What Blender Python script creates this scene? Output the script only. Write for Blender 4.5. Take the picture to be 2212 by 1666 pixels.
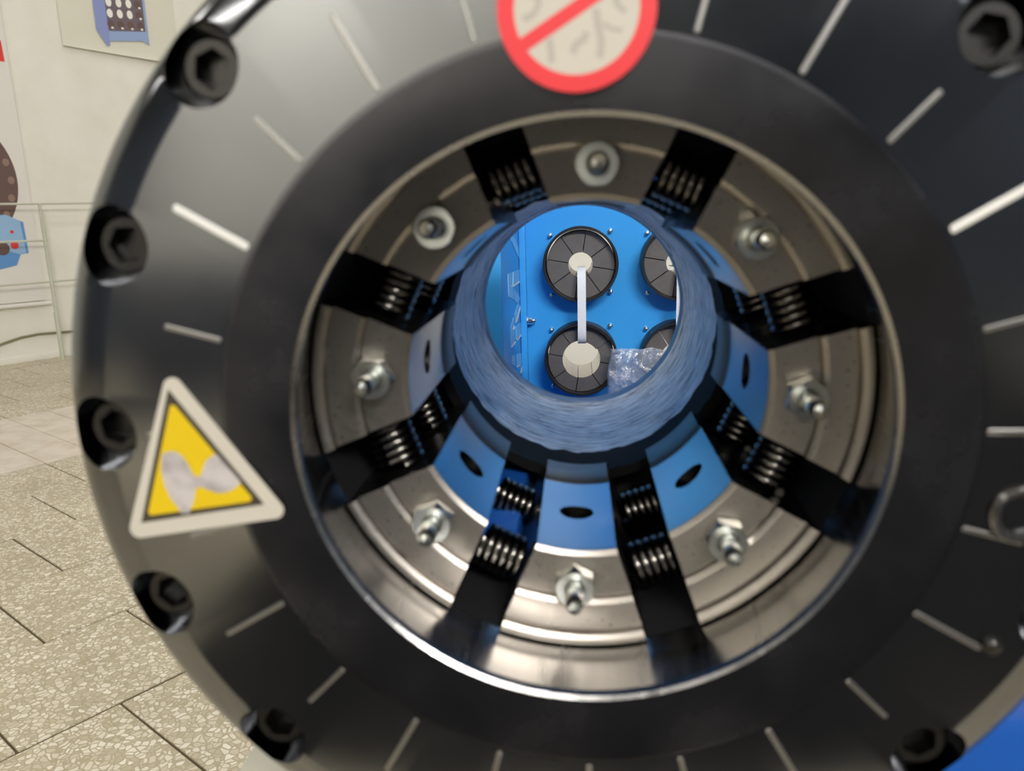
import bpy, bmesh, math, random
from mathutils import Matrix, Vector, noise

# ------------------------------------------------------------------ reset
for o in list(bpy.data.objects):
    bpy.data.objects.remove(o)
scene = bpy.context.scene
COL = scene.collection
R = math.radians
random.seed(7)

# ------------------------------------------------------------------ camera
H = 1.28                      # camera height above the floor
FPX = 1690.0
YAW, PITCH, ROLL = R(-5.04), R(12.67), R(-1.592)
fwd = Vector((math.sin(YAW) * math.cos(PITCH), math.cos(YAW) * math.cos(PITCH), -math.sin(PITCH)))
r0 = Vector((math.cos(YAW), -math.sin(YAW), 0))
u0 = r0.cross(fwd)
rt = math.cos(ROLL) * r0 + math.sin(ROLL) * u0
up = -math.sin(ROLL) * r0 + math.cos(ROLL) * u0
cd = bpy.data.cameras.new('camera')
cam = bpy.data.objects.new('camera', cd)
COL.objects.link(cam)
cam.matrix_world = Matrix(((rt.x, up.x, -fwd.x, 0), (rt.y, up.y, -fwd.y, 0), (rt.z, up.z, -fwd.z, H), (0, 0, 0, 1)))
cd.sensor_width = 36
cd.lens = FPX / 2212 * 36
cd.clip_start = 0.01
cd.dof.use_dof = True
cd.dof.focus_distance = 1.6
cd.dof.aperture_fstop = 7.8
scene.camera = cam

# ------------------------------------------------------------------ world, exposure
w = bpy.data.worlds.new('hall_air')
scene.world = w
w.use_nodes = True
w.node_tree.nodes['Background'].inputs[0].default_value = (0.75, 0.8, 0.85, 1)
w.node_tree.nodes['Background'].inputs[1].default_value = 0.25
scene.view_settings.view_transform = 'Standard'
scene.view_settings.look = 'None'
scene.view_settings.gamma = 1
scene.view_settings.use_curve_mapping = False
scene.view_settings.exposure = 0.0
SPOT = 600.0
FLOOD = 100.0
LAMP = 18.0                   # emission of the ceiling lamps

# ------------------------------------------------------------------ material helpers
def srgb(r, g, b):
    f = lambda c: (c / 255 / 12.92) if c / 255 <= 0.04045 else ((c / 255 + 0.055) / 1.055) ** 2.4
    return (f(r), f(g), f(b), 1)

class NT:
    def __init__(s, m):
        s.t = m.node_tree; s.n = s.t.nodes; s.l = s.t.links
        s.b = s.n['Principled BSDF']
    def new(s, typ, **kw):
        n = s.n.new(typ)
        for k, v in kw.items():
            if k.startswith('i_'):
                key = k[2:]
                key = int(key) if key.isdigit() else key.replace('_', ' ')
                n.inputs[key].default_value = v
            else:
                setattr(n, k, v)
        return n
    def link(s, a, b): s.l.new(a, b)
    def mapping(s, src='Object', scale=(1, 1, 1)):
        tc = s.new('ShaderNodeTexCoord'); mp = s.new('ShaderNodeMapping')
        mp.inputs['Scale'].default_value = scale
        s.link(tc.outputs[src], mp.inputs[0]); return mp.outputs[0]
    def noise(s, vec, scale, detail=4, rough=.55):
        n = s.new('ShaderNodeTexNoise'); n.inputs['Scale'].default_value = scale
        n.inputs['Detail'].default_value = detail; n.inputs['Roughness'].default_value = rough
        if vec: s.link(vec, n.inputs['Vector'])
        return n
    def ramp(s, fac, stops):
        r = s.new('ShaderNodeValToRGB'); e = r.color_ramp.elements
        while len(e) < len(stops): e.new(0.5)
        for el, (p, c) in zip(e, stops):
            el.position = p; el.color = c if len(c) == 4 else (*c, 1)
        s.link(fac, r.inputs[0]); return r.outputs[0]
    def bump(s, h, strength, dist=0.001):
        b = s.new('ShaderNodeBump'); b.inputs['Strength'].default_value = strength
        b.inputs['Distance'].default_value = dist
        s.link(h, b.inputs['Height']); s.link(b.outputs[0], s.b.inputs['Normal'])

def mat(name, col, rough=.5, metal=0., spec=.5, coat=0.):
    m = bpy.data.materials.new(name); m.use_nodes = True
    b = m.node_tree.nodes['Principled BSDF']
    b.inputs['Base Color'].default_value = col if len(col) == 4 else (*col, 1)
    b.inputs['Roughness'].default_value = rough
    b.inputs['Metallic'].default_value = metal
    b.inputs['Specular IOR Level'].default_value = spec
    b.inputs['Coat Weight'].default_value = coat
    return m

def grainy(m, scale, lo, hi, src='Object', sc=(1, 1, 1), bump=0, inp='Roughness', dist=.001, detail=5):
    t = NT(m); v = t.mapping(src, sc); n = t.noise(v, scale, detail)
    o = t.ramp(n.outputs[0], [(.3, (lo,) * 3), (.7, (hi,) * 3)])
    t.link(o, t.b.inputs[inp])
    if bump: t.bump(n.outputs[0], bump, dist)
    return m

M = {}
M['black_steel'] = grainy(mat('black_steel', (.2, .203, .21), .2, 1), 9, .10, .19)
M['ring_steel'] = grainy(mat('ring_steel', (.13, .128, .138), .2, 1), 14, .16, .34)
M['housing'] = mat('housing_black', (.015, .015, .016), .75, 0, .12)
M['screw_black'] = mat('screw_black', (.065, .063, .06), .34, 1)
M['tick'] = mat('bare_steel_tick', (.42, .41, .39), .34, 1)
M['tick_bright'] = mat('white_filled_tick', (.8, .79, .74), .4)
def brushed(name, col, lo, hi, sc, bump=.1):
    return grainy(mat(name, col, .3, 1), 30, lo, hi, 'UV', sc, bump, dist=.0003)
M['bore'] = brushed('polished_bore_steel', (.41, .4, .385), .16, .3, (6, .25, 1))
M['die_face'] = brushed('ground_die_steel', (.345, .315, .28), .26, .4, (1, 6, 1), .06)
M['die_mirror'] = mat('polished_die_steel', (.44, .45, .475), .2, 1)
M['die_back'] = mat('grey_die_steel', (.2, .2, .19), .45, 1)
M['die_side'] = grainy(mat('oiled_dark_steel', (.11, .108, .105), .25, 1), 40, .2, .4)
M['zinc'] = mat('zinc_plated', (.78, .8, .76), .25, 1)
M['spring'] = mat('black_spring_wire', (.16, .152, .14), .16, 1)
m = mat('greased_rear_ring', (.7, .73, .77), .3, 1)
t = NT(m); v = t.mapping('UV', (4.5, 75, 1)); n1 = t.noise(v, 5, 8, .68)
v2 = t.mapping('UV', (3, 9, 1)); n2 = t.noise(v2, 6, 4)
mx = t.new('ShaderNodeMath', operation='ADD'); t.link(n1.outputs[0], mx.inputs[0]); t.link(n2.outputs[0], mx.inputs[1])
t.link(t.ramp(mx.outputs[0], [(.75, (.12,) * 3), (1.0, (.4,) * 3)]), t.b.inputs['Roughness'])
t.link(t.ramp(n1.outputs[0], [(.36, (.16, .175, .2)), (.56, (.9, .92, .95))]), t.b.inputs['Base Color'])
t.bump(mx.outputs[0], 1., .0026)
M['rear_ring'] = m
M['grease'] = mat('black_grease', (.006, .006, .006), .7, 0, .12)
M['lip_dark'] = mat('dark_ring_lip', (.2, .21, .24), .35, 1)
def blue(name, col, r=.32):
    m = mat(name, col, r); t = NT(m); n = t.noise(t.mapping('Object'), 900, 2)
    t.bump(n.outputs[0], .12, .0004); return m
M['blue'] = blue('blue_powder_coat', (.042, .36, .86))
M['blue_lit'] = blue('lit_cutout_blue', (.25, .6, .95))  # paler blue painted in for the brighter-lit panel behind the cut-outs
M['blue_base'] = blue('blue_cabinet_paint', (.01, .09, .4))
M['cream'] = mat('cream_plastic', (.5, .48, .38), .5)
M['white'] = mat('bright_slot_white', (.85, .85, .85), .5)
M['rubber'] = grainy(mat('black_holder_plastic', (.012, .013, .016), .4), 60, .3, .5)
m = mat('phosphated_die', (.19, .175, .165), .45, .35)
t = NT(m); n = t.noise(t.mapping('Object'), 70, 6, .7)
t.link(t.ramp(n.outputs[0], [(.25, (.12, .11, .104)), (.5, (.16, .15, .142))]), t.b.inputs['Base Color'])
M['die_grey'] = m
M['die_bore'] = mat('bright_die_bore', (.72, .7, .67), .3, 1)
m = mat('white_webbing', (.86, .87, .88), .55)
t = NT(m); wv = t.new('ShaderNodeTexWave'); wv.bands_direction = 'DIAGONAL'; wv.inputs['Scale'].default_value = 220
t.link(t.mapping('Object'), wv.inputs[0]); t.bump(wv.outputs[0], .5, .0005)
M['webbing'] = m
M['st_white'] = grainy(mat('sticker_white', srgb(200, 194, 180), .4), 30, .35, .5)
M['st_black'] = mat('sticker_black', srgb(62, 54, 44), .45)
M['st_yellow'] = mat('sticker_yellow', srgb(222, 190, 6), .45)
m = mat('sticker_worn_patch', srgb(205, 198, 195), .55)
t = NT(m); n = t.noise(t.mapping('Object'), 90, 4)
t.link(t.ramp(n.outputs[0], [(.35, srgb(160, 154, 154)), (.6, srgb(196, 189, 186))]), t.b.inputs['Base Color'])
M['st_worn'] = m
M['st_red'] = mat('sticker_red', srgb(230, 52, 60), .4)
M['st_grey'] = mat('sticker_grey', srgb(178, 171, 160), .5)
# film of the plastic bag: thin clear plastic
m = bpy.data.materials.new('clear_film'); m.use_nodes = True
nt = m.node_tree; nt.nodes.clear()
out = nt.nodes.new('ShaderNodeOutputMaterial'); tr = nt.nodes.new('ShaderNodeBsdfTransparent')
gl = nt.nodes.new('ShaderNodeBsdfGlossy'); gl.inputs['Roughness'].default_value = .22
df = nt.nodes.new('ShaderNodeBsdfTranslucent'); df.inputs[0].default_value = (.85, .9, .97, 1)
d2 = nt.nodes.new('ShaderNodeBsdfDiffuse'); d2.inputs[0].default_value = (.85, .9, .97, 1)
m1 = nt.nodes.new('ShaderNodeMixShader'); m1.inputs[0].default_value = .5
m2 = nt.nodes.new('ShaderNodeMixShader'); m2.inputs[0].default_value = .45
m3 = nt.nodes.new('ShaderNodeMixShader'); m3.inputs[0].default_value = .42
nz = nt.nodes.new('ShaderNodeTexNoise'); nz.inputs['Scale'].default_value = 9; nz.inputs['Detail'].default_value = 3
bp = nt.nodes.new('ShaderNodeBump'); bp.inputs['Strength'].default_value = 1; bp.inputs['Distance'].default_value = .006
nt.links.new(nz.outputs[0], bp.inputs['Height']); nt.links.new(bp.outputs[0], gl.inputs['Normal'])
nt.links.new(df.outputs[0], m1.inputs[1]); nt.links.new(d2.outputs[0], m1.inputs[2])
nt.links.new(m1.outputs[0], m2.inputs[1]); nt.links.new(gl.outputs[0], m2.inputs[2])
nw = nt.nodes.new('ShaderNodeTexNoise'); nw.inputs['Scale'].default_value = 4.5; nw.inputs['Detail'].default_value = 2; nw.inputs['Distortion'].default_value = .8  # noise lines made more opaque, painting bright glints along the creases
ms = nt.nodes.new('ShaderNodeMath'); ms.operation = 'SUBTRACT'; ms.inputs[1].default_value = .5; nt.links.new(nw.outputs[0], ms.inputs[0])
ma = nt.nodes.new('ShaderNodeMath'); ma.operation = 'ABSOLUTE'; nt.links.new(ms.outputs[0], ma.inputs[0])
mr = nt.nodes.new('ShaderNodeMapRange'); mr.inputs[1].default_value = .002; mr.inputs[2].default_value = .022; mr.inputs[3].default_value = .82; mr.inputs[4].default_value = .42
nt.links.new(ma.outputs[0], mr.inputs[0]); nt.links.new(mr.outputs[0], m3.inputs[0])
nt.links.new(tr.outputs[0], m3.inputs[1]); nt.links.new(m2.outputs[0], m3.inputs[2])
nt.links.new(m3.outputs[0], out.inputs[0])
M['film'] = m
# setting
m = mat('painted_hall_wall', srgb(226, 222, 206), .75)
t = NT(m); n = t.noise(t.mapping('Object'), 3, 5)
t.link(t.ramp(n.outputs[0], [(.3, srgb(228, 226, 214)), (.7, srgb(236, 234, 224))]), t.b.inputs['Base Color'])
M['wall'] = m
M['wall_dark'] = mat('dark_hall_wall', (.14, .17, .22), .8)
M['panel_light'] = grainy(mat('light_partition', srgb(226, 224, 216), .6), 2, .5, .7)
M['panel_navy'] = mat('navy_dado', (.02, .03, .06), .6)
M['ceiling'] = mat('grey_ceiling', (.2, .21, .22), .9)
m = mat('lamp_diffuser', (.9, .9, .9), .5)
b = m.node_tree.nodes['Principled BSDF']
b.inputs['Emission Color'].default_value = (1, .965, .9, 1); b.inputs['Emission Strength'].default_value = LAMP
M['lamp'] = m
m = mat('flood_lens', (.9, .9, .9), .5)
b = m.node_tree.nodes['Principled BSDF']
b.inputs['Emission Color'].default_value = (1, .97, .93, 1); b.inputs['Emission Strength'].default_value = FLOOD
M['flood'] = m
M['darkener'] = grainy(mat('charcoal_darkener', (.03, .03, .032), .95, 0, .1), 300, .9, 1, bump=.4)
M['lamp_body'] = mat('lamp_housing', (.6, .6, .6), .5)
m = mat('terrazzo', srgb(190, 178, 150), .5)
t = NT(m)
geo = t.new('ShaderNodeNewGeometry')
nz = t.noise(geo.outputs['Position'], 16, 2)
mixv = t.new('ShaderNodeVectorMath', operation='MULTIPLY_ADD'); mixv.inputs[1].default_value = (.035,) * 3
t.link(nz.outputs['Color'], mixv.inputs[0]); t.link(geo.outputs['Position'], mixv.inputs[2])
v1 = t.new('ShaderNodeTexVoronoi', feature='DISTANCE_TO_EDGE'); v1.inputs['Scale'].default_value = 56
v2 = t.new('ShaderNodeTexVoronoi', feature='F1'); v2.inputs['Scale'].default_value = 56
t.link(mixv.outputs[0], v1.inputs['Vector']); t.link(mixv.outputs[0], v2.inputs['Vector'])
sep = t.new('ShaderNodeSeparateColor'); t.link(v2.outputs['Color'], sep.inputs[0])
chipcol = t.ramp(sep.outputs[0], [(.0, srgb(188, 176, 150)), (.22, srgb(196, 185, 160)), (.4, srgb(214, 204, 182)), (1., srgb(236, 230, 214))])
edge = t.ramp(v1.outputs[0], [(.06, (0, 0, 0)), (.13, (1, 1, 1))])
mixc = t.new('ShaderNodeMix', data_type='RGBA')
t.link(edge, mixc.inputs[0]); mixc.inputs[6].default_value = srgb(178, 166, 138); t.link(chipcol, mixc.inputs[7])
big = t.noise(geo.outputs['Position'], 1.6, 5)
mixd = t.new('ShaderNodeMix', data_type='RGBA', blend_type='MULTIPLY'); mixd.inputs[0].default_value = 1
t.link(mixc.outputs[2], mixd.inputs[6]); t.link(t.ramp(big.outputs[0], [(.3, (.8, .79, .77)), (.65, (1, 1, 1))]), mixd.inputs[7])
t.link(mixd.outputs[2], t.b.inputs['Base Color']); t.bump(v1.outputs[0], .15, .001)
M['terrazzo'] = m
m = mat('worn_marble', srgb(214, 203, 186), .42)
t = NT(m); geo = t.new('ShaderNodeNewGeometry'); n = t.noise(geo.outputs['Position'], 7, 6, .65)
t.link(t.ramp(n.outputs[0], [(.28, srgb(196, 180, 158)), (.6, srgb(220, 210, 196))]), t.b.inputs['Base Color'])
M['marble'] = m
M['mortar'] = mat('floor_joint', srgb(88, 76, 52), .9)
M['print_brown'] = mat('print_brown', srgb(104, 82, 78), .6)
M['print_tan'] = mat('print_tan', srgb(146, 120, 108), .6)
M['print_blue'] = mat('print_blue', srgb(150, 186, 224), .6)
M['print_blue2'] = mat('print_mid_blue', srgb(98, 150, 210), .6)
M['print_lilac'] = mat('print_lilac_blue', srgb(140, 152, 205), .6)
M['print_sky'] = mat('print_sky_blue', srgb(150, 172, 212), .6)
M['print_dark'] = mat('print_dark', srgb(112, 98, 106), .6)
M['print_red'] = mat('print_red', srgb(222, 62, 56), .6)
M['print_white'] = mat('print_white', srgb(242, 240, 232), .6)
M['banner'] = mat('banner_vinyl', srgb(228, 224, 218), .5)
M['poster'] = mat('poster_paper', srgb(222, 220, 204), .5)
M['rail'] = mat('pale_rail_paint', srgb(196, 198, 180), .45)
M['cable'] = mat('olive_cable', srgb(128, 124, 92), .6)

# ------------------------------------------------------------------ object helpers
WM = {}
def link(name, me, mats, parent=None, Mx=None, sharp=30):
    o = bpy.data.objects.new(name, me); COL.objects.link(o)
    Mx = Mx or Matrix()
    if me is not None and mats is not None and not me.materials:
        for k in (mats if isinstance(mats, (list, tuple)) else [mats]):
            me.materials.append(M[k])
        if sharp:
            me.shade_smooth(); me.set_sharp_from_angle(angle=R(sharp))
    if parent is not None:
        o.parent = parent; o.matrix_parent_inverse = WM[parent].inverted()
    o.matrix_basis = Mx
    WM[o] = Mx.copy()
    return o
def empty(name, loc): 
    o = link(name, None, None, None, Matrix.Translation(loc)); o.empty_display_size = .05; return o
def tag(o, label=None, cat=None, group=None, kind=None):
    if label: o['label'] = label
    if cat: o['category'] = cat
    if group: o['group'] = group
    if kind: o['kind'] = kind
    return o
def pyd(name, v, f, mi=None):
    me = bpy.data.meshes.new(name); me.from_pydata(v, [], f); me.update()
    if mi:
        for p, k in zip(me.polygons, mi): p.material_index = k
    return me
def fixn(me):
    bm = bmesh.new(); bm.from_mesh(me); bmesh.ops.recalc_face_normals(bm, faces=bm.faces); bm.to_mesh(me); bm.free(); return me
def lathe(name, prof, seg=160, closed=True, mi=None, warp=None):
    """prof: (radius, y); revolved about the local Y axis; u along the turn, v along the profile"""
    n = len(prof); V = []; F = []; MI = []; UV = []
    lens = [0]
    for a, b in zip(prof, prof[1:] + prof[:1]): lens.append(lens[-1] + math.hypot(a[0] - b[0], a[1] - b[1]))
    for j in range(seg):
        a = 2 * math.pi * j / seg
        for i, (r, y) in enumerate(prof):
            if warp: r, y = warp(i, a, r, y)
            V.append((r * math.cos(a), y, r * math.sin(a)))
    for j in range(seg):
        for i in range(n if closed else n - 1):
            k = (i + 1) % n; j2 = (j + 1) % seg
            F.append((j * n + i, j * n + k, j2 * n + k, j2 * n + i)); MI.append(mi[i] if mi else 0)
            u0_, u1_ = j / seg, (j + 1) / seg; a_, b_ = lens[i], lens[i + 1]
            UV += [(u0_, a_), (u0_, b_), (u1_, b_), (u1_, a_)]
    me = pyd(name, V, F, MI)
    uv = me.uv_layers.new(name='UVMap')
    for l, c in zip(uv.data, UV): l.uv = c
    return fixn(me)
def box(x0, x1, y0, y1, z0, z1, bev=0, name='box'):
    bm = bmesh.new(); bmesh.ops.create_cube(bm, size=1)
    for v in bm.verts:
        v.co = Vector(((x0 + x1) / 2 + v.co.x * (x1 - x0), (y0 + y1) / 2 + v.co.y * (y1 - y0), (z0 + z1) / 2 + v.co.z * (z1 - z0)))
    if bev: bmesh.ops.bevel(bm, geom=bm.edges[:], offset=bev, segments=2, affect='EDGES', profile=.5)
    me = bpy.data.meshes.new(name); bm.to_mesh(me); bm.free(); return me
def prism(pts, fn, d0, d1, name='prism'):
    """flat outline pts (a,b) -> fn(a,b,d); thickness d0..d1"""
    n = len(pts)
    V = [fn(a, b, d0) for a, b in pts] + [fn(a, b, d1) for a, b in pts]
    F = [tuple(range(n)), tuple(range(n, 2 * n))] + [(i, (i + 1) % n, n + (i + 1) % n, n + i) for i in range(n)]
    return fixn(pyd(name, V, F))
def circle(cx, cy, r, n=48, ry=None): return [(cx + r * math.cos(2 * math.pi * i / n), cy + (ry or r) * math.sin(2 * math.pi * i / n)) for i in range(n)]
def rounded(pts, r, n=8):
    out = []; k = len(pts)
    for i in range(k):
        p = Vector(pts[i]); a = (Vector(pts[i - 1]) - p).normalized(); b = (Vector(pts[(i + 1) % k]) - p).normalized()
        th = a.angle(b); d = r / math.tan(th / 2); c = p + (a + b).normalized() * (r / math.sin(th / 2))
        s = p + a * d - c; e = p + b * d - c
        a0 = math.atan2(s.y, s.x); a1 = math.atan2(e.y, e.x)
        da = (a1 - a0 + math.pi) % (2 * math.pi) - math.pi
        out += [(c.x + r * math.cos(a0 + da * q / n), c.y + r * math.sin(a0 + da * q / n)) for q in range(n + 1)]
    return out
def tube(path, rad, seg=10, name='tube', closed_ends=True):
    P = [Vector(p) for p in path]; V = []; F = []; n = len(P)
    ref = None
    for i, p in enumerate(P):
        tng = (P[min(i + 1, n - 1)] - P[max(i - 1, 0)]).normalized()
        if ref is None: ref = tng.orthogonal().normalized()
        ref = (ref - tng * ref.dot(tng)).normalized(); bn = tng.cross(ref)
        rr = rad[i] if isinstance(rad, (list, tuple)) else rad
        for j in range(seg):
            a = 2 * math.pi * j / seg
            V.append(p + rr * (math.cos(a) * ref + math.sin(a) * bn))
    for i in range(n - 1):
        for j in range(seg):
            F.append((i * seg + j, i * seg + (j + 1) % seg, (i + 1) * seg + (j + 1) % seg, (i + 1) * seg + j))
    if closed_ends: F += [tuple(range(seg)), tuple(range((n - 1) * seg, n * seg))]
    return fixn(pyd(name, V, F))
def joinm(meshes, name='joined'):
    bm = bmesh.new()
    for me in meshes: bm.from_mesh(me)
    me = bpy.data.meshes.new(name); bm.to_mesh(me); bm.free(); return me
def cut(me, cutter, name):
    """boolean difference, returns a plain mesh"""
    a = bpy.data.objects.new('a', me); c = bpy.data.objects.new('c', cutter)
    COL.objects.link(a); COL.objects.link(c)
    md = a.modifiers.new('b', 'BOOLEAN'); md.object = c; md.operation = 'DIFFERENCE'; md.solver = 'EXACT'
    dg = bpy.context.evaluated_depsgraph_get(); dg.update()
    res = bpy.data.meshes.new_from_object(a.evaluated_get(dg), preserve_all_data_layers=True, depsgraph=dg)
    bpy.data.objects.remove(a); bpy.data.objects.remove(c); res.name = name
    return res

# ------------------------------------------------------------------ the hall (aligned with its floor slabs)
Nv = Vector((.824, -.566, 0)).normalized(); Tv = Vector((.566, .824, 0)).normalized()
def hall(n, s, z=0): return Nv * n + Tv * s + Vector((0, 0, z))
HM = Matrix(((Nv.x, Tv.x, 0, 0), (Nv.y, Tv.y, 0, 0), (0, 0, 1, 0), (0, 0, 0, 1)))   # hall frame: x = across, y = along
WALL = -8.2
def struct(name, me, mk, Mx=HM, parent=None):
    o = link(name, me, mk, parent, Mx)
    if parent is None: o['kind'] = 'structure'
    return o
floor = struct('floor', box(WALL, 7.2, -8.2, 18.2, -.2, -.006), 'mortar')
struct('wall_left', box(WALL - .2, WALL, -8.2, 18.2, -.2, 6.2), 'wall')
struct('wall_right', box(7.2, 7.4, -8.2, 18.2, -.2, 6.2), 'wall_dark')
struct('wall_front', box(WALL, 7.2, 18.2, 18.4, -.2, 6.2), 'wall')
struct('wall_back', box(WALL, 7.2, -8.4, -8.2, -.2, 6.2), 'wall_dark')
struct('ceiling', box(WALL, 7.2, -8.2, 18.2, 6.2, 6.4), 'ceiling')
struct('baseboard_left', box(WALL, WALL + .02, -8.2, 18.2, -.005, .06, .005), 'wall')
# light partition with a dark lower board, standing behind the place of the viewer
pw = struct('wall_partition', box(-3.1, -.05, -4.12, -4.0, 1.0, 3.6), 'panel_light', Matrix())
struct('trim_1', box(-3.1, -.05, -4.13, -3.98, -.006, 1.0), 'panel_navy', Matrix())

struct('bright_backing', box(-.6, 1.6, 3.6, 3.66, -.006, 1.2), 'panel_light', Matrix())  # added pale panel brightening what shows through the die holes
PITCHS = .505; T0 = 1.526; BAND0, BAND1 = -5.882, -4.574
slab_me = box(-.2475, .2475, -.249, .249, -.03, 0, .003, 'slab')
edges = [BAND1 + PITCHS * k for k in range(24) if BAND1 + PITCHS * k < 7.2]
rows = [(e, e + PITCHS, k % 2) for k, e in enumerate(edges)]
e = BAND0; k = 0
while e > WALL - PITCHS:
    rows.append((e - PITCHS, e, (k + 1) % 2)); e -= PITCHS; k += 1
def px(p):
    d = p - Vector((0, 0, H)); z = d.dot(fwd)
    return (1106 + FPX * d.dot(rt) / z, 833 - FPX * d.dot(up) / z, z) if z > .05 else (1e9, 1e9, z)
near = []; far = []
for a, b_, odd in rows:
    s = T0 + (PITCHS / 2 if odd else 0) - 20 * PITCHS
    while s < 18:
        c = hall((a + b_) / 2, s + PITCHS / 2)
        x, y, z = px(c)
        if a > WALL - .3 and s > -8.4:
            (near if (-350 < x < 560 and 770 < y < 1800 and z < 9) else far).append(((a + b_) / 2, s + PITCHS / 2))
        s += PITCHS
mk = 0
for n_, s_ in near:
    if n_ - .25 < WALL: 
        far.append((n_, s_)); continue
    Mx = Matrix.Translation(hall(n_, s_, random.uniform(-.0015, .001))) @ HM @ Matrix.Rotation(random.uniform(-.004, .004), 4, 'X') @ Matrix.Rotation(random.uniform(-.004, .004), 4, 'Y')
    link('paving_slab', slab_me, 'terrazzo', floor, Mx, 0)
bm = bmesh.new()
for n_, s_ in far:
    x0 = max(n_ - .2495, WALL); 
    vs = [bm.verts.new(hall(x, y, 0)) for x, y in ((x0, s_ - .2495), (n_ + .2495, s_ - .2495), (n_ + .2495, s_ + .2495), (x0, s_ + .2495))]
    bm.faces.new(vs)
fm = bpy.data.meshes.new('far_slabs'); bm.to_mesh(fm); bm.free()
tag(link('paving_field', fm, 'terrazzo', floor, None, 0), kind='stuff')
strip_me = box(BAND0 + .003, BAND1 - .003, -.1232, .1232, -.03, 0, .003, 'strip')
for k in range(-40, 66):
    s = T0 + .2525 * k + .126
    if -8.1 < s < 18: link('marble_strip', strip_me, 'marble', floor, HM @ Matrix.Translation((0, s, random.uniform(-.0015, .001))), 0)

lamp_me = joinm([box(-.75, .75, -.16, .16, -.03, -.012)], 'lamp_diff')
body_me = box(-.78, .78, -.19, .19, -.02, .03, .004)
li = 0
for n_ in (-6.2, -3.0, .2, 3.4):
    for s_ in (-5.6, -2.4, .8, 4.0, 7.2, 10.4, 13.6):
        li += 1
        e_ = empty('ceiling_lamp', hall(n_, s_, 6.17))
        tag(e_, 'flat white ceiling lamp glowing under the dark hall ceiling', 'lamp', 'ceiling lamps in rows')
        Mx = Matrix.Translation(hall(n_, s_, 6.17)) @ HM
        link('lamp_housing', body_me, 'lamp_body', e_, Mx, 0); link('diffuser', lamp_me, 'lamp', e_, Mx, 0)

# flood lamps high up on the rear of the hall
tgt = Vector((0, 1.5, 1.2))
for x_, w_ in ((1.2, 'left'), (2.7, 'middle'), (4.2, 'right')):
    p = Vector((x_, -6.0, 5.5)); q = (tgt - p).to_track_quat('-Z', 'Y').to_matrix().to_4x4()
    e_ = empty('flood_lamp', p); tag(e_, w_ + ' one of three big flood lamps hung high at the rear of the hall', 'lamp', 'flood lamps at the rear')
    Mx = Matrix.Translation(p) @ q
    link('lamp_housing', box(-.54, .54, -.34, .34, 0, .12, .01), 'lamp_body', e_, Mx, 0)
    link('lens', box(-.5, .5, -.3, .3, -.012, 0), 'flood', e_, Mx, 0)
    link('hanger', tube([p + Vector((0, 0, .1)), Vector((x_, -6, 6.2))], .02, 8), 'lamp_body', e_)
cp = link('floor_darkener', box(-1.25, 3.6, -7.0, -.8, 0, .008, .003), 'darkener', None, None, 0)  # added unseen to darken what the front plate reflects
tag(cp, 'added unseen charcoal carpet on the floor in front of the machine', 'darkener')
# two added, unseen spots brightening the partition mirrored in the plate
for i_, x_ in enumerate((-2.3, -1.1)):
    e_ = empty('added_spot', (x_, -2.6, 4.5)); tag(e_, ('left' if i_ == 0 else 'right') + ' added unseen spot brightening the light partition', 'lamp', 'added spots over the partition')
    link('added_spot_body', tube([(x_, -2.6, 6.2), (x_, -2.6, 4.6), (x_, -2.62, 4.5), (x_, -2.72, 4.36)], [.015, .02, .06, .07], 16), 'lamp_body', e_)
    ld = bpy.data.lights.new('added_spot_beam', 'SPOT'); ld.energy = SPOT; ld.spot_size = R(75); ld.spot_blend = .7; ld.shadow_soft_size = .06; ld.color = (1, .97, .92)
    lo = bpy.data.objects.new('added_spot_beam', ld); COL.objects.link(lo)
    dv = Vector((x_, -4, 1.6)) - Vector((x_, -2.75, 4.3))
    lo.parent = e_; lo.matrix_parent_inverse = WM[e_].inverted(); lo.matrix_basis = Matrix.Translation((x_, -2.75, 4.3)) @ dv.to_track_quat('-Z', 'Y').to_matrix().to_4x4()

# ------------------------------------------------------------------ crimping machine
D = .32
AX, AZ = .0096 * D, H - .289 * D
AXM = Matrix.Translation((AX, 0, AZ))
def ang(a): return AXM @ Matrix.Rotation(-R(a), 4, 'Y')
def P(*pr): return [(r * D, y * D) for r, y in pr]
mach = empty('crimping_machine', (AX, .7, 0))
tag(mach, 'black and blue hose crimping machine seen end-on through its round die head', 'crimper')

# front plate with sixteen counterbores
FY = .992
plate = lathe('plate', P((.496, FY), (.655, FY), (.662, FY + .0005), (.672, FY + .004), (.70, FY + .013), (.718, FY + .023), (.7285, FY + .035),
                         (.734, FY + .05), (.736, FY + .07), (.736, FY + .16), (.496, FY + .16)), 256)
cutters = []
for k in range(16):
    c = lathe('c', P((.0001, .9), (.053, .9), (.053, 1.078), (.0001, 1.078)), 48)
    a = R(22.5 * k); c.transform(Matrix.Translation((.672 * D * math.cos(a), 0, .672 * D * math.sin(a)))); cutters.append(c)
M['cbore'] = mat('brightened_counterbore', (.42, .42, .43), .22, 1)  # lighter than the black plate to boost lamp crescents on the walls
cj = joinm(cutters); plate.materials.append(M['black_steel']); cj.materials.append(M['black_steel']); cj.materials.append(M['cbore'])
for p in cj.polygons: p.material_index = 1
pm_ = cut(plate, cj, 'front_plate'); pm_.shade_smooth(); pm_.set_sharp_from_angle(angle=R(22))
pl = link('front_plate', pm_, None, mach, AXM)
ring = link('bevel_ring', lathe('bevel', P((.4955, FY + .0005), (.492, FY + .0004), (.488, FY + .0007), (.4035, FY + .0115), (.3985, FY + .0155), (.399, FY + .03), (.4955, FY + .03)), 256, mi=[0, 0, 0, 1, 0, 0, 0]), ['ring_steel', 'bore'], mach, AXM, 22)
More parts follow.
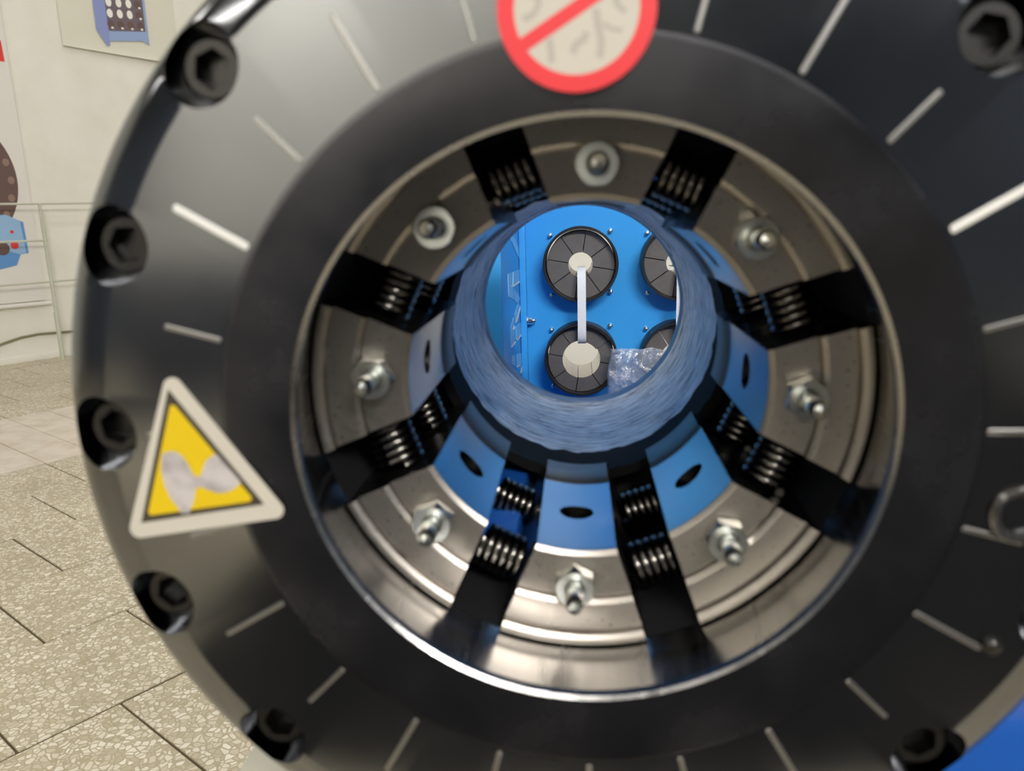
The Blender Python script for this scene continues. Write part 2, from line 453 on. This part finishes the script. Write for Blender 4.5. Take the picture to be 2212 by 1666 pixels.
# screws
def screw_mesh():
    V = []; F = []; n = 36
    def hexr(a, ap): 
        b = (a + math.pi / 6) % (math.pi / 3) - math.pi / 6
        return ap / math.cos(b)
    rings = [(lambda a: .038, 1.078), (lambda a: .038, 1.038), (lambda a: .0355, 1.033), (lambda a: hexr(a, .0228), 1.033), (lambda a: hexr(a, .0214), 1.036), (lambda a: hexr(a, .0214), 1.06)]
    for f_, y in rings:
        for j in range(n):
            a = 2 * math.pi * j / n; V.append((f_(a) * D * math.cos(a), y * D, f_(a) * D * math.sin(a)))
    for i in range(len(rings) - 1):
        for j in range(n): F.append((i * n + j, i * n + (j + 1) % n, (i + 1) * n + (j + 1) % n, (i + 1) * n + j))
    F.append(tuple(range((len(rings) - 1) * n, len(rings) * n)))
    return fixn(pyd('cap_screw', V, F))
sm = screw_mesh()
for k in range(16):
    a = R(22.5 * k)
    link('cap_screw', sm, 'screw_black', mach, AXM @ Matrix.Translation((.672 * D * math.cos(a), 0, .672 * D * math.sin(a))) @ Matrix.Rotation(k * .37, 4, 'Y'))
# engraved degree marks
def tick_mesh(r1, w_):
    V = []; F = []; n = 6
    r0_ = .5; prof = [(-1, .0004), (-.55, -.0009), (.55, -.0009), (1, .0004)]
    pts = []
    for (r, e_) in ((r0_, 0), (r0_ + w_ * .6, 1), (r1 - w_ * .6, 1), (r1, 0)):
        for t_, y in prof: V.append((r * D, (FY + (y if e_ else .0003)) * D, t_ * w_ * (1 if e_ else .55) * D))
    for i in range(3):
        for j in range(3): F.append((i * 4 + j, i * 4 + j + 1, i * 4 + 5 + j, i * 4 + 4 + j))
    return fixn(pyd('tick', V, F))
tl, ts, tb = tick_mesh(.605, .0044), tick_mesh(.58, .004), tick_mesh(.61, .006)
for k in range(24):
    link('engraved_tick', (ts if k % 2 else (tb if k in (2, 10) else tl)), 'tick_bright' if k in (2, 10) else 'tick', pl, ang(15 * k), 0)

# a plain plug with a bright rim and a small domed screw on the plate's right side
def onplate(r_, a_): return AXM @ Matrix.Translation((r_ * D * math.cos(R(a_)), FY * D, r_ * D * math.sin(R(a_))))
pg = link('threaded_plug', lathe('plug', [(1e-5, .001), (.024 * D, .001), (.024 * D, -.0012), (.027 * D, -.0024), (.035 * D, -.0024), (.039 * D, 0), (.039 * D, .002), (1e-5, .002)], 40, closed=False), 'screw_black', mach, onplate(.561, -11.2), 30)
link('plug_rim', lathe('rim', [(.0265 * D, -.0022), (.029 * D, -.0036), (.034 * D, -.0036), (.0375 * D, -.0012), (.0265 * D, -.0012)], 40), 'bore', pg, onplate(.561, -11.2), 40)
link('domed_screw', lathe('dome', [(.013 * D, 0), (.012 * D, -.0018), (.008 * D, -.003), (1e-5, -.0035)], 20, closed=False), 'screw_black', mach, onplate(.612, -28.9), 50)

# bore sleeve and housing
link('bore_sleeve', lathe('bore', P((.4, FY + .02), (.3998, 1.0135), (.403, 1.016), (.4085, 1.034), (.4495, 1.185), (.4495, 1.235), (.48, 1.235), (.48, 1.03), (.42, FY + .031)), 224), 'bore', mach, AXM, 25)
link('pressure_housing', lathe('hous', P((.4505, 1.235), (.4505, 1.86), (.345, 1.87), (.345, 2.44), (.70, 2.44), (.72, 2.42), (.72, 1.15), (.485, 1.15), (.485, 1.235)), 160), 'housing', mach, AXM, 30)
def rw(i, a, r, y):
    q = Vector((math.cos(a) * 3, math.sin(a) * 3, y * 30))
    if i in (1, 2): y += D * .034 * (noise.noise(q * 1.7) + .5 * noise.noise(q * 5)); r += D * .006 * noise.noise(q * 5)
    elif i > 2 and i < 13: r += D * .0022 * noise.noise(Vector((math.cos(a) * 2.5, math.sin(a) * 2.5, y * 60)))
    return r, y
link('rear_ring', lathe('rear', P((.344, 1.93), (.337, 1.905), (.333, 1.93), (.332, 1.96), (.330, 2.0), (.327, 2.05), (.324, 2.1), (.321, 2.15), (.318, 2.2), (.315, 2.25), (.311, 2.3), (.307, 2.335), (.2985, 2.352), (.296, 2.37), (.296, 2.41), (.30, 2.42), (.344, 2.42)), 320,
     mi=[1, 1] + [0] * 10 + [2] * 5, warp=rw), ['rear_ring', 'grease', 'lip_dark'], mach, AXM, 50)
def gw(i, a, r, y):
    q = Vector((math.cos(a) * 5, math.sin(a) * 5, 3)); return r + (D * .006 * noise.noise(q * 2) if i in (0, 1) else 0), y
link('grease_seal', lathe('seal', P((.3215, 1.775), (.3235, 1.93), (.345, 1.93), (.345, 1.775)), 160, warp=gw), 'grease', mach, AXM, 40)

# eight master dies, shared mesh; local +X is the die's own direction
GAP = .0478
def die_mesh():
    raw = [(.3015, 1.632, 0, 1), (.3015, 1.6305, 0, 1), (.3015, 1.289, .0012, 0), (.3105, 1.2832, .0015, 0), (.3775, 1.2695, .0008, 0), (.3782, 1.2575, .0015, 0), (.387, 1.2517, .0015, 0), (.4285, 1.2425, .0008, 0), (.429, 1.2275, .0015, 0), (.4385, 1.2215, .002, 0), (.447, 1.2195, .004, 2), (.447, 1.757, 0, 2), (.300, 1.757, 0, 3), (.297, 1.753, 0, 3), (.297, 1.64, 0, 3)]
    prof = []; mi = []
    for i, (r, y, f_, m_) in enumerate(raw):
        if not f_:
            prof.append((r, y)); mi.append(m_); continue
        p = Vector((r, y)); a = Vector(raw[i - 1][:2]) - p; b_ = Vector(raw[i + 1][:2]) - p
        da, db = min(f_, a.length * .45), min(f_, b_.length * .45); a.normalize(); b_.normalize()
        A, B_ = p + a * da, p + b_ * db
        prof.append(tuple(p + a * (da + .0006))); mi.append(raw[i - 1][3])
        for q in range(6):
            u = q / 5; prof.append(tuple((1 - u) ** 2 * A + 2 * u * (1 - u) * p + u * u * B_)); mi.append(0)
        prof.append(tuple(p + b_ * (db + .0006))); mi.append(m_)
    n = len(prof); K = 14; V = []; F = []; MI = []; UV = []
    L = [0]
    for a, b_ in zip(prof, prof[1:] + prof[:1]): L.append(L[-1] + math.hypot(a[0] - b_[0], a[1] - b_[1]))
    for j in range(K + 1):
        for r, y in prof:
            ha = R(22.5) - math.asin(GAP / r); a = -ha + 2 * ha * j / K
            V.append((r * D * math.cos(a), y * D, r * D * math.sin(a)))
    for j in range(K):
        for i in range(n):
            k = (i + 1) % n
            F.append((j * n + i, j * n + k, (j + 1) * n + k, (j + 1) * n + i)); MI.append(mi[i])
            UV += [(j / K, L[i]), (j / K, L[i + 1]), ((j + 1) / K, L[i + 1]), ((j + 1) / K, L[i])]
    for j in (0, K):
        F.append(tuple(j * n + i for i in range(n))); MI.append(2); UV += [(0, 0)] * n
    me = pyd('master_die', V, F, MI); uv = me.uv_layers.new(name='UVMap')
    for l, c in zip(uv.data, UV): l.uv = c
    return fixn(me)
dm = die_mesh()
for k in ('die_face', 'die_mirror', 'die_side', 'die_back'): dm.materials.append(M[k])
pin = lathe('pin', P((.0001, -.5), (.0335, -.5), (.0335, .5), (.0001, .5)), 40); pin.transform(Matrix.Rotation(R(90), 4, 'Z')); pin.transform(Matrix.Scale(.16, 4, (1, 0, 0))); pin.transform(Matrix.Translation((.30 * D, 1.464 * D, 0)))
for k in ('die_face', 'die_mirror', 'die_side', 'die_back'): pin.materials.append(M[k])
for p in pin.polygons: p.material_index = 2
dm = cut(dm, pin, 'master_die')
dm.shade_smooth(); dm.set_sharp_from_angle(angle=R(40))
# hex nut + domed stud, local axis Y, sitting at y=0 and pointing to -Y (towards the viewer)
def nut_mesh(rc, h, hole):
    V = []; F = []; n = 24
    def hexr(a):
        b_ = (a + math.pi / 6) % (math.pi / 3) - math.pi / 6
        return rc * math.cos(math.pi / 6) / math.cos(b_)
    rings = [(0, hexr), (-h * .82, hexr), (-h, lambda a: min(hexr(a), rc * .89)), (-h, lambda a: hole * 1.1), (-h * .85, lambda a: hole)]
    for y, f_ in rings:
        for j in range(n):
            a = 2 * math.pi * j / n; V.append((f_(a) * math.cos(a), y, f_(a) * math.sin(a)))
    for i in range(len(rings) - 1):
        for j in range(n): F.append((i * n + j, i * n + (j + 1) % n, (i + 1) * n + (j + 1) % n, (i + 1) * n + j))
    F.append(tuple(range(n)))
    return fixn(pyd('nut', V, F))
nutm = nut_mesh(.0365 * D, .03 * D, .017 * D)
studm = lathe('stud', [(1e-5, 0), (.0158 * D, 0), (.0158 * D, -.036 * D), (.0142 * D, -.04 * D), (.0158 * D, -.045 * D), (.0162 * D, -.078 * D), (.0145 * D, -.087 * D), (.0105 * D, -.093 * D), (1e-5, -.0965 * D)], 24, closed=False)
OFF = -3.3
for k in range(8):
    Mx = ang(OFF + 45 * k)
    d = link('master_die', dm, None, mach, Mx)
    Ms = Mx @ Matrix.Translation((.354 * D, 1.2685 * D, 0)) @ Matrix.Rotation(random.uniform(0, 1), 4, 'Y')
    link('hex_nut', nutm, 'zinc', d, Ms, 25); link('stud', studm, 'zinc', d, Ms, 30)
# coil springs across the gaps, two per gap
def spring_mesh():
    n = 5.2; pts = []; W = GAP * 2 * D * .97; rr = .035 * D; wr = .0076 * D
    for i in range(int(n * 22) + 1):
        u = i / (n * 22); a = 2 * math.pi * n * u
        pts.append((rr * math.cos(a), rr * math.sin(a), -W / 2 + wr + (W - 2 * wr) * u))
    return tube(pts, wr, 8, 'spring')
spm = spring_mesh()
for k in range(8):
    for r_, y_ in ((.366, 1.347), (.363, 1.597)):
        link('coil_spring', spm, 'spring', mach, ang(OFF + 22.5 + 45 * k) @ Matrix.Translation((r_ * D, y_ * D, 0)) @ Matrix.Rotation(k * .8, 4, 'Z'), 60)

# stickers on the plate
def pf(a, b_, d): return (a * D, (FY - d) * D, b_ * D)
wt = link('warning_sticker', prism(rounded([(-.5612, .0955), (-.6545, -.1555), (-.4095, -.1185)], .0135), pf, .0004, .0016), 'st_white', mach, AXM, 0)
wt['label'] = 'triangular yellow hand hazard sticker, partly rubbed off'
link('black_border', prism([(-.5644, .0647), (-.6288, -.1292), (-.4463, -.1005)], pf, .0016, .0019), 'st_black', wt, AXM, 0)
link('yellow_field', prism([(-.5640, .0425), (-.5575, .0418), (-.4630, -.0905), (-.4655, -.0965), (-.6135, -.1178), (-.6162, -.1130)], pf, .0019, .0022), 'st_yellow', wt, AXM, 0)
blob = [(-.5849, -.0279), (-.5757, -.0235), (-.5646, -.0235), (-.5558, -.0302), (-.5497, -.0406), (-.5452, -.0526), (-.541, -.06), (-.5327, -.0593), (-.5286, -.0495), (-.5227, -.0369), (-.5075, -.0265), (-.4761, -.0682), (-.4875, -.078), (-.4983, -.0825), (-.5104, -.0841), (-.5218, -.0804), (-.5331, -.0751), (-.5423, -.0774), (-.5466, -.0949), (-.5534, -.1071), (-.5557, -.1141), (-.5678, -.1141), (-.5712, -.1057), (-.5813, -.0904), (-.5867, -.0737), (-.5888, -.0496)]
link('rubbed_off_patch', prism(blob, pf, .0022, .0025), 'st_worn', wt, AXM, 0)
PC = (-.0092, .5165); PR_ = .0932
ps = link('prohibition_sticker', prism(circle(*PC, PR_, 96), pf, .0004, .0016), 'st_red', mach, AXM, 0)
ps['label'] = 'round red and white prohibition sticker with a diagonal bar'
def ringband(r0_, r1_, name):
    V = []; F = []; n = 96
    for d in (.0016, .0022):
        for r in (r0_, r1_):
            for i in range(n):
                a = 2 * math.pi * i / n; V.append(pf(PC[0] + r * math.cos(a), PC[1] + r * math.sin(a), d))
    for i in range(n):
        j = (i + 1) % n
        F += [(i, j, n + j, n + i), (2 * n + i, 2 * n + j, 3 * n + j, 3 * n + i), (i, j, 2 * n + j, 2 * n + i), (n + i, n + j, 3 * n + j, 3 * n + i)]
    return fixn(pyd(name, V, F))
link('white_field', prism(circle(*PC, .0735, 72), pf, .0016, .0018), 'st_white', ps, AXM, 0)
def stroke(pts, w_, d0=.0018, d1=.0020, mk='st_grey', nm='grey_stroke'):
    L_, Rr = [], []
    for i, p in enumerate(pts):
        a = Vector(pts[max(i - 1, 0)]); b_ = Vector(pts[min(i + 1, len(pts) - 1)]); tg = (b_ - a).normalized(); nn = Vector((-tg.y, tg.x))
        q = Vector(p); L_.append(tuple(q + nn * w_ / 2)); Rr.append(tuple(q - nn * w_ / 2))
    link(nm, prism(L_ + Rr[::-1], pf, d0, d1), mk, ps, AXM, 0)
def pc(x, y):   # sketch coordinates of the worn drawing, sticker centred at (1246, 27), one unit = 1/173 of its radius
    return (PC[0] + (x - 1246) / 173 * PR_, PC[1] - (y - 27) / 173 * PR_ * .97)
for pts, w_ in (([(1162, -5), (1164, 18), (1152, 36), (1130, 46)], .008), ([(1268, 78), (1262, 92), (1244, 104), (1236, 122)], .009), ([(1186, 88), (1190, 115), (1190, 140)], .008),
                ([(1288, 30), (1292, 62), (1300, 100), (1296, 134)], .009), ([(1330, 0), (1334, 26), (1352, 40)], .008), ([(1304, 62), (1322, 74), (1345, 78)], .006)):
    stroke([pc(*p) for p in pts], w_)
stroke([pc(1128, 100), pc(1370, -50)], .0165, .002, .0023, 'st_red', 'diagonal_bar')
link('red_rim', ringband(.0735, PR_, 'rim'), 'st_red', ps, AXM, 0)

# blue pedestal below the head, cream duct on its left
z0 = H - .28
bc = link('base_cabinet', box(-.16, .46, .40, 1.0, .08, z0, .012), 'blue_base', mach)
link('cable_duct', box(-.226, -.19, .42, .5, .08, H - .352, .006), 'cream', mach)
for x0 in (-.12, .34):
    link('saddle_block', box(x0, x0 + .08, .46, .74, z0 - .002, H - .2, .004), 'blue_base', mach)
link('plinth', box(-.2, .5, .36, 1.04, 0, .085, .006), 'housing', mach)

# ------------------------------------------------------------------ die rack behind the machine
YP = 1.5
rack = empty('die_rack', (.15, 1.6, 0))
tag(rack, 'bright blue steel rack holding round die sets, seen through the bore', 'rack')
GX, GZ = (.0041, .1845), (H - .1022, H - .2808)
pm = box(-.1105, .47, YP, YP + .004, .35, H + .42)
cs = []
for x in GX:
    for z in GZ:
        c = lathe('c', [(1e-5, YP - .05), (.0655, YP - .05), (.0655, YP + .05), (1e-5, YP + .05)], 64); c.transform(Matrix.Translation((x, 0, z))); cs.append(c)
link('back_plate', cut(pm, joinm(cs), 'back_plate'), 'blue', rack)
side = link('side_panel', box(-.1145, -.1115, 1.142, YP + .004, .05, H + .42), 'blue', rack)
link('front_flange', box(-.33, -.1115, 1.138, 1.142, .05, H + .42, .001), 'blue', rack)
link('edge_flange', box(-.1105, -.0985, YP - .022, YP - .001, .35, H + .42, .0015), 'blue', rack)
link('side_panel', box(.47, .473, 1.142, YP + .004, .05, H + .42), 'blue', rack)
link('shelf_rail', box(-.1105, .47, 1.30, YP + .004, .05, .35, .003), 'blue', rack)
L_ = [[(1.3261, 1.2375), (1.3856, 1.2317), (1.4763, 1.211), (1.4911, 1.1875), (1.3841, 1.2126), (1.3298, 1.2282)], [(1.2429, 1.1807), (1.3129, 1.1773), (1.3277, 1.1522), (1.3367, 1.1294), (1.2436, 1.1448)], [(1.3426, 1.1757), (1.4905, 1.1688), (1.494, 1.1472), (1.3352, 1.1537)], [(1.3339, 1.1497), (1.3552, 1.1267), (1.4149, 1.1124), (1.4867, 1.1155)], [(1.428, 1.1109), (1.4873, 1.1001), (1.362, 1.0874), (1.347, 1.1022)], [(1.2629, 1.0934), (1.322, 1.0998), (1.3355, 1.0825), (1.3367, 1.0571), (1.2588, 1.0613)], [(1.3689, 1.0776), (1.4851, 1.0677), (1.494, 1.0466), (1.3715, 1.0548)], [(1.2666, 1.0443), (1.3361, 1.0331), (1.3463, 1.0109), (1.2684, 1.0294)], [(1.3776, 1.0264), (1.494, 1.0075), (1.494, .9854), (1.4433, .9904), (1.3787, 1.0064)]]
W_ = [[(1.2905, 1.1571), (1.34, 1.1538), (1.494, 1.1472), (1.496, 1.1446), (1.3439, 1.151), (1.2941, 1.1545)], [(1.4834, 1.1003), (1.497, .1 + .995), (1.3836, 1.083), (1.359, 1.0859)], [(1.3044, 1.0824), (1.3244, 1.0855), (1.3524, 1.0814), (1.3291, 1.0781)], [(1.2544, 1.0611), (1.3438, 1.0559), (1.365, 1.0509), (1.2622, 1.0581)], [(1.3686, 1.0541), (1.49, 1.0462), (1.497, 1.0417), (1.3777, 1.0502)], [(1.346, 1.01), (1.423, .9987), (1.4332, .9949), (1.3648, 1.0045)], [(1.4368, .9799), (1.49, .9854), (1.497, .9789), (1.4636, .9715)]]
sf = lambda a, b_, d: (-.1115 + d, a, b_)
for q in L_: link('painted_lit_cutout', prism(q, sf, 0, .0008), 'blue_lit', side, None, 0)  # raised plates in paler blue where the cut-outs show a lit panel
for q in W_: link('letter_slot', prism(q, sf, .0008, .0014), 'white', side, None, 0)  # white strips painted for the bright see-through gaps
# holder rings and their screws
hr = lathe('holder', [(.0695, YP), (.0695, 1.4555), (.0688, 1.454), (.0655, 1.454), (.0648, 1.456), (.0648, YP + .03), (.067, YP + .03), (.067, YP)], 96)
scm = lathe('scr', [(1e-5, 0), (.0045, 0), (.0045, -.0022), (.0033, -.003), (.0033, -.009), (.0026, -.0108), (1e-5, -.0115)], 16, closed=False)
for i, x in enumerate(GX):
    for j, z in enumerate(GZ):
        h_ = link('holder_ring', hr, 'rubber', rack, Matrix.Translation((x, 0, z)), 30)
        for dx, dz in ((-.0565, .053), (.056, .059), (-.055, -.0595), (.0565, -.0545)):
            link('mounting_screw', scm, 'zinc', rack, Matrix.Translation((x + dx, YP, z + dz)), 35)
        if j == 0: continue
# nut and bolt through the rack's side edge
nb = Matrix.Translation((-.0985, 1.486, H - .2085)) @ Matrix.Rotation(R(90), 4, 'Z')
link('hex_nut', nut_mesh(.0072, .0085, .004), 'zinc', rack, nb @ Matrix.Translation((0, -.002, 0)), 25)
link('washer', lathe('washer', [(.001, 0), (.0085, 0), (.0085, -.002), (.001, -.002)], 24), 'zinc', rack, nb, 25)
link('bolt_end', lathe('bolt', [(1e-5, 0), (.004, 0), (.004, -.0148), (.0032, -.016), (1e-5, -.016)], 16, closed=False), 'zinc', rack, nb, 30)

# die sets: eight wedge segments each
def seg_mesh(ri, ro, y0, y1):
    V = []; F = []; MI = []; K = 10; g = .0004; c = .0008
    prof = [(ri, y0 + c), (ri + c, y0), (ro - c, y0), (ro, y0 + c), (ro, y1), (ri, y1)]; mi = [0, 0, 0, 0, 0, 1]
    n = len(prof)
    for j in range(K + 1):
        for r, y in prof:
            ha = R(22.5) - math.asin((.0008 if y == y0 else g) / r); a = -ha + 2 * ha * j / K
            V.append((r * math.cos(a), y, r * math.sin(a)))
    for j in range(K):
        for i in range(n): F.append((j * n + i, j * n + (i + 1) % n, (j + 1) * n + (i + 1) % n, (j + 1) * n + i)); MI.append(mi[i])
    for j in (0, K): F.append(tuple(j * n + i for i in range(n))); MI.append(0)
    return fixn(pyd('die_segment', V, F, MI))
DL = {(0, 0): ('set of eight grey dies with small hole, strap tied through it', .0228), (0, 1): ('set of eight grey dies with a wide bright hole, below the strap', .0358),
      (1, 0): ('upper right grey die set, half hidden by the bore edge', .0228), (1, 1): ('lower right grey die set behind the plastic bag', .030)}
for i, x in enumerate(GX):
    for j, z in enumerate(GZ):
        lab, ri = DL[(i, j)]
        zz = z - .0012
        ds = empty('die_set', (x, 1.47, zz)); tag(ds, lab, 'die set', 'die sets in the blue rack')
        me = seg_mesh(ri, .0632, 1.472, 1.598)
        for k in range(8):
            a = -10 + 22.5 + 45 * k; out_ = random.uniform(-.0003, .0006)
            if (i, j, k) == (0, 1, 1): out_ = -.0022
            Mx = Matrix.Translation((x, random.uniform(-.001, .001), zz)) @ Matrix.Rotation(-R(a), 4, 'Y') @ Matrix.Translation((out_, 0, 0))
            link('die_segment', me, ['die_grey', 'die_bore'], ds, Mx, 25)

# white webbing straps
def strap_mesh(x, w_, pts, th=.0012):
    V = []; F = []; n = len(pts)
    P2 = [Vector(p) for p in pts]
    for i, p in enumerate(P2):
        tg = (P2[min(i + 1, n - 1)] - P2[max(i - 1, 0)]).normalized(); nn = Vector((-tg.y, tg.x)) * th / 2
        for sx, q in ((-w_ / 2, p + nn), (w_ / 2, p + nn), (w_ / 2, p - nn), (-w_ / 2, p - nn)): V.append((x + sx, q.x, q.y))
    for i in range(n - 1):
        for j in range(4): F.append((i * 4 + j, i * 4 + (j + 1) % 4, i * 4 + 4 + (j + 1) % 4, i * 4 + 4 + j))
    F += [(0, 1, 2, 3), tuple((n - 1) * 4 + j for j in range(4))]
    return fixn(pyd('strap', V, F))
def strap_path(rt_, rb_, lift):
    zb, zt = GZ[0] - rt_, GZ[1] + rb_
    return [(1.59, zb + .004 + lift), (1.54, zb + .006 + lift), (1.50, zb + .013 + lift), (1.482, zb + .0175 + lift), (1.472, zb + .0165 + lift), (1.464, zb + .010), (1.458, zb + .002), (1.453, zb - .008), (1.4505, zb - .02),
            (1.4505, zt + .02), (1.453, zt + .008), (1.459, zt), (1.466, zt - .005), (1.476, zt - .0055 - lift), (1.52, zt - .006 - lift), (1.59, zt - .006 - lift)]
s1 = link('tie_strap', strap_mesh(.0058, .0156, strap_path(.0228, .0358, 0)), 'webbing', None, None, 40)
tag(s1, 'white webbing strap hanging from the upper left die set to the one below', 'strap', 'white straps on the die rack')
s2 = link('tie_strap', strap_mesh(.1862, .0155, strap_path(.0228, .030, .0045)), 'webbing', None, None, 40)
tag(s2, 'white webbing strap at the right edge of the view through the bore', 'strap', 'white straps on the die rack')

# crumpled clear bag caught on the lower right holder
def bag_mesh():
    N_ = 64; V = []; F = []
    for sgn in (-1, 1):
        for i in range(N_ + 1):
            for j in range(N_ + 1):
                u, v_ = i / N_, j / N_
                x = .057 + .15 * u; z = H - .256 - .19 * v_
                x += -.012 * v_ * (1 - u) + .004 * noise.noise(Vector((v_ * 6, 1.3, 0)))
                z += -.02 * max(0, u - .45) ** 2 * 4 + .004 * noise.noise(Vector((u * 7, 0, 2)))
                edge = min(u, 1 - u, v_, 1 - v_); puff = .011 * min(1, edge * 6) ** .6
                q = Vector((u * 3.5, v_ * 4.5, sgn * 2.1))
                q = q + Vector((noise.noise(q * 1.1 + Vector((9, 0, 0))), noise.noise(q * 1.1 + Vector((0, 9, 0))), 0)) * .8; cr = -.022 * abs(noise.noise(q * 1.1)) ** .7 - .012 * abs(noise.noise(q * 2.6 + Vector((5, 1, 0)))) ** .7
                V.append((x, 1.436 + sgn * puff + (cr if edge > 0 else 0) * .8, z))
    o = (N_ + 1) ** 2
    for s in (0, 1):
        for i in range(N_):
            for j in range(N_):
                a = s * o + i * (N_ + 1) + j
                F.append((a, a + 1, a + N_ + 2, a + N_ + 1))
    return fixn(pyd('bag', V, F))
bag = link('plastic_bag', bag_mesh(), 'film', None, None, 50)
tag(bag, 'crumpled clear plastic bag hanging in front of the lower right die set', 'bag')

# ------------------------------------------------------------------ along the pale wall: banner, poster, railing, cable
def wf(dist): return lambda a, b_, d: tuple(hall(dist + d, a, b_))
B = wf(WALL)
ban = link('wall_banner', prism([(1.3, .56), (2.975, .56), (2.965, 3.4), (1.3, 3.4)], B, .012, .016), 'banner', None, None, 0)
tag(ban, 'white wall banner printed with a brown crimper head and blue body', 'banner')
roll = link('bottom_roll', tube([hall(WALL + .035, 1.28, .545), hall(WALL + .035, 2.995, .53)], .02, 12), 'banner', ban, None, 40)
def prt(nm, q, mk, d, par): return link(nm, prism(q, B, d, d + .0012), mk, par, None, 0)
prt('printed_head', circle(2.222, 1.664, .661, 72), 'print_brown', .016, ban)
prt('printed_bore', circle(2.222, 1.664, .34, 48), 'print_tan', .0172, ban)
for k in range(24):
    a = R(15 * k); prt('printed_bolt', circle(2.222 + .61 * math.cos(a), 1.664 + .61 * math.sin(a), .028, 14, .034), 'print_tan', .0172, ban)
prt('printed_body', [(1.6, 1.3), (2.74, 1.36), (2.874, 1.29), (2.879, 1.01), (2.811, .997), (2.62, 1.075), (1.6, 1.075)], 'print_blue', .0184, ban)
prt('printed_foot', [(1.6, 1.074), (2.62, 1.074), (2.811, .997), (2.765, .902), (2.627, .874), (1.6, .86)], 'print_blue2', .0184, ban)
prt('printed_edge', [(2.85, 1.3), (2.874, 1.29), (2.879, 1.01), (2.86, 1.0)], 'print_blue2', .0196, ban)
prt('printed_button', circle(2.768, 1.205, .016, 14), 'print_red', .0196, ban)
prt('printed_button', circle(2.773, 1.083, .034, 20), 'print_red', .0196, ban)
prt('printed_knob', circle(2.667, 1.06, .062, 24), 'print_brown', .0196, ban)
prt('printed_heading', [(1.3, 2.69), (2.935, 2.69), (2.93, 2.867), (1.3, 2.867)], 'print_red', .016, ban)

def pofn(a, b_, d):   # the poster's lower edge curls off the wall
    cl = max(0, (2.94 - b_)) / .09
    return tuple(hall(WALL + d + .025 * cl * cl, a, b_))
def pgrid():
    V = []; F = []; nx, nz = 14, 12
    for d in (.008, .011):
        for i in range(nx + 1):
            for j in range(nz + 1):
                s = 3.455 + 1.15 * i / nx; lo = 2.893 - .045 * i / nx; z = lo + (4.1 - lo) * (j / nz) ** 2.6
                V.append(pofn(s - .006 * (j == 0), z, d + .003 * noise.noise(Vector((s * 3, z * 3, 0))) + (.012 if j == 0 else 0)))
    o = (nx + 1) * (nz + 1)
    for t_ in (0, 1):
        for i in range(nx):
            for j in range(nz):
                a = t_ * o + i * (nz + 1) + j; F.append((a, a + 1, a + nz + 2, a + nz + 1))
    for i in range(nx):
        a = i * (nz + 1); F.append((a, a + nz + 1, o + a + nz + 1, o + a))
    for j in range(nz): F.append((j, j + 1, o + j + 1, o + j)); a = nx * (nz + 1); F.append((a + j, a + j + 1, o + a + j + 1, o + a + j))
    return fixn(pyd('poster', V, F))
po = link('wall_poster', pgrid(), 'poster', None, None, 60)
tag(po, 'curling cream poster with a blue die rack picture, above the railing', 'poster')
def pp(nm, q, mk, d):
    return link(nm, prism(q, pofn, d, d + .001), mk, po, None, 0)
pp('printed_side', [(3.783, 4.0), (3.78, 3.082), (3.866, 2.943), (3.893, 2.947), (3.90, 3.05), (3.885, 4.0)], 'print_lilac', .021)
pp('printed_frame', [(3.885, 4.0), (3.895, 2.993), (4.235, 3.035), (4.292, 2.999), (4.298, 4.0)], 'print_sky', .020)
pp('printed_panel', [(3.889, 3.95), (3.897, 3.085), (4.267, 3.128), (4.273, 3.95)], 'print_dark', .022)
for r_ in range(6):
    for c_ in range(4):
        s = 3.925 + .098 * c_; z = 3.148 + .1 * r_ + .008 * c_
        if r_ in (1, 2) and c_ < 3 or r_ > 2: pp('printed_hole', circle(s + .004, z, .029, 16, .04), 'print_white', .0235)
        else: pp('printed_die', circle(s, z, .034, 16, .036), 'print_brown', .0235); pp('printed_glint', circle(s + .012, z - .03, .014, 8, .01), 'print_white', .025)

rl = empty('wall_railing', hall(-8.0, 2.97, 0))
tag(rl, 'thin pale metal railing standing along the white wall', 'railing')
for s in (.9, 2.965, 5.2):
    p_ = link('post', tube([hall(-8.0, s, 0), hall(-8.0, s, .45), hall(-8.0, s + .005, .46), hall(-8.0, s + .005, 1.45)], [.02, .02, .016, .016], 12), 'rail', rl)
for z, s1_ in ((1.45, 5.2), (1.12, 2.99), (.74, 5.2)):
    link('rail', tube([hall(-8.0, .9, z), hall(-8.0, s1_, z)], .0105, 10), 'rail', rl)
pts = [hall(-8.17, 1.2 + .1 * i, .12 + .0) for i in range(6)]
pts = []
for i in range(25):
    s = 1.2 + i * .15
    z = .03 + .215 * math.exp(-((s - 2.85) / .62) ** 2) if s < 2.85 else .245 - .02 * min(1, (s - 2.85) / .4)
    pts.append(hall(-8.185, s, z))
cb = link('wall_cable', tube(pts, .011, 8), 'cable', None, None, 60)
tag(cb, 'olive cable sagging along the foot of the white wall', 'cable')
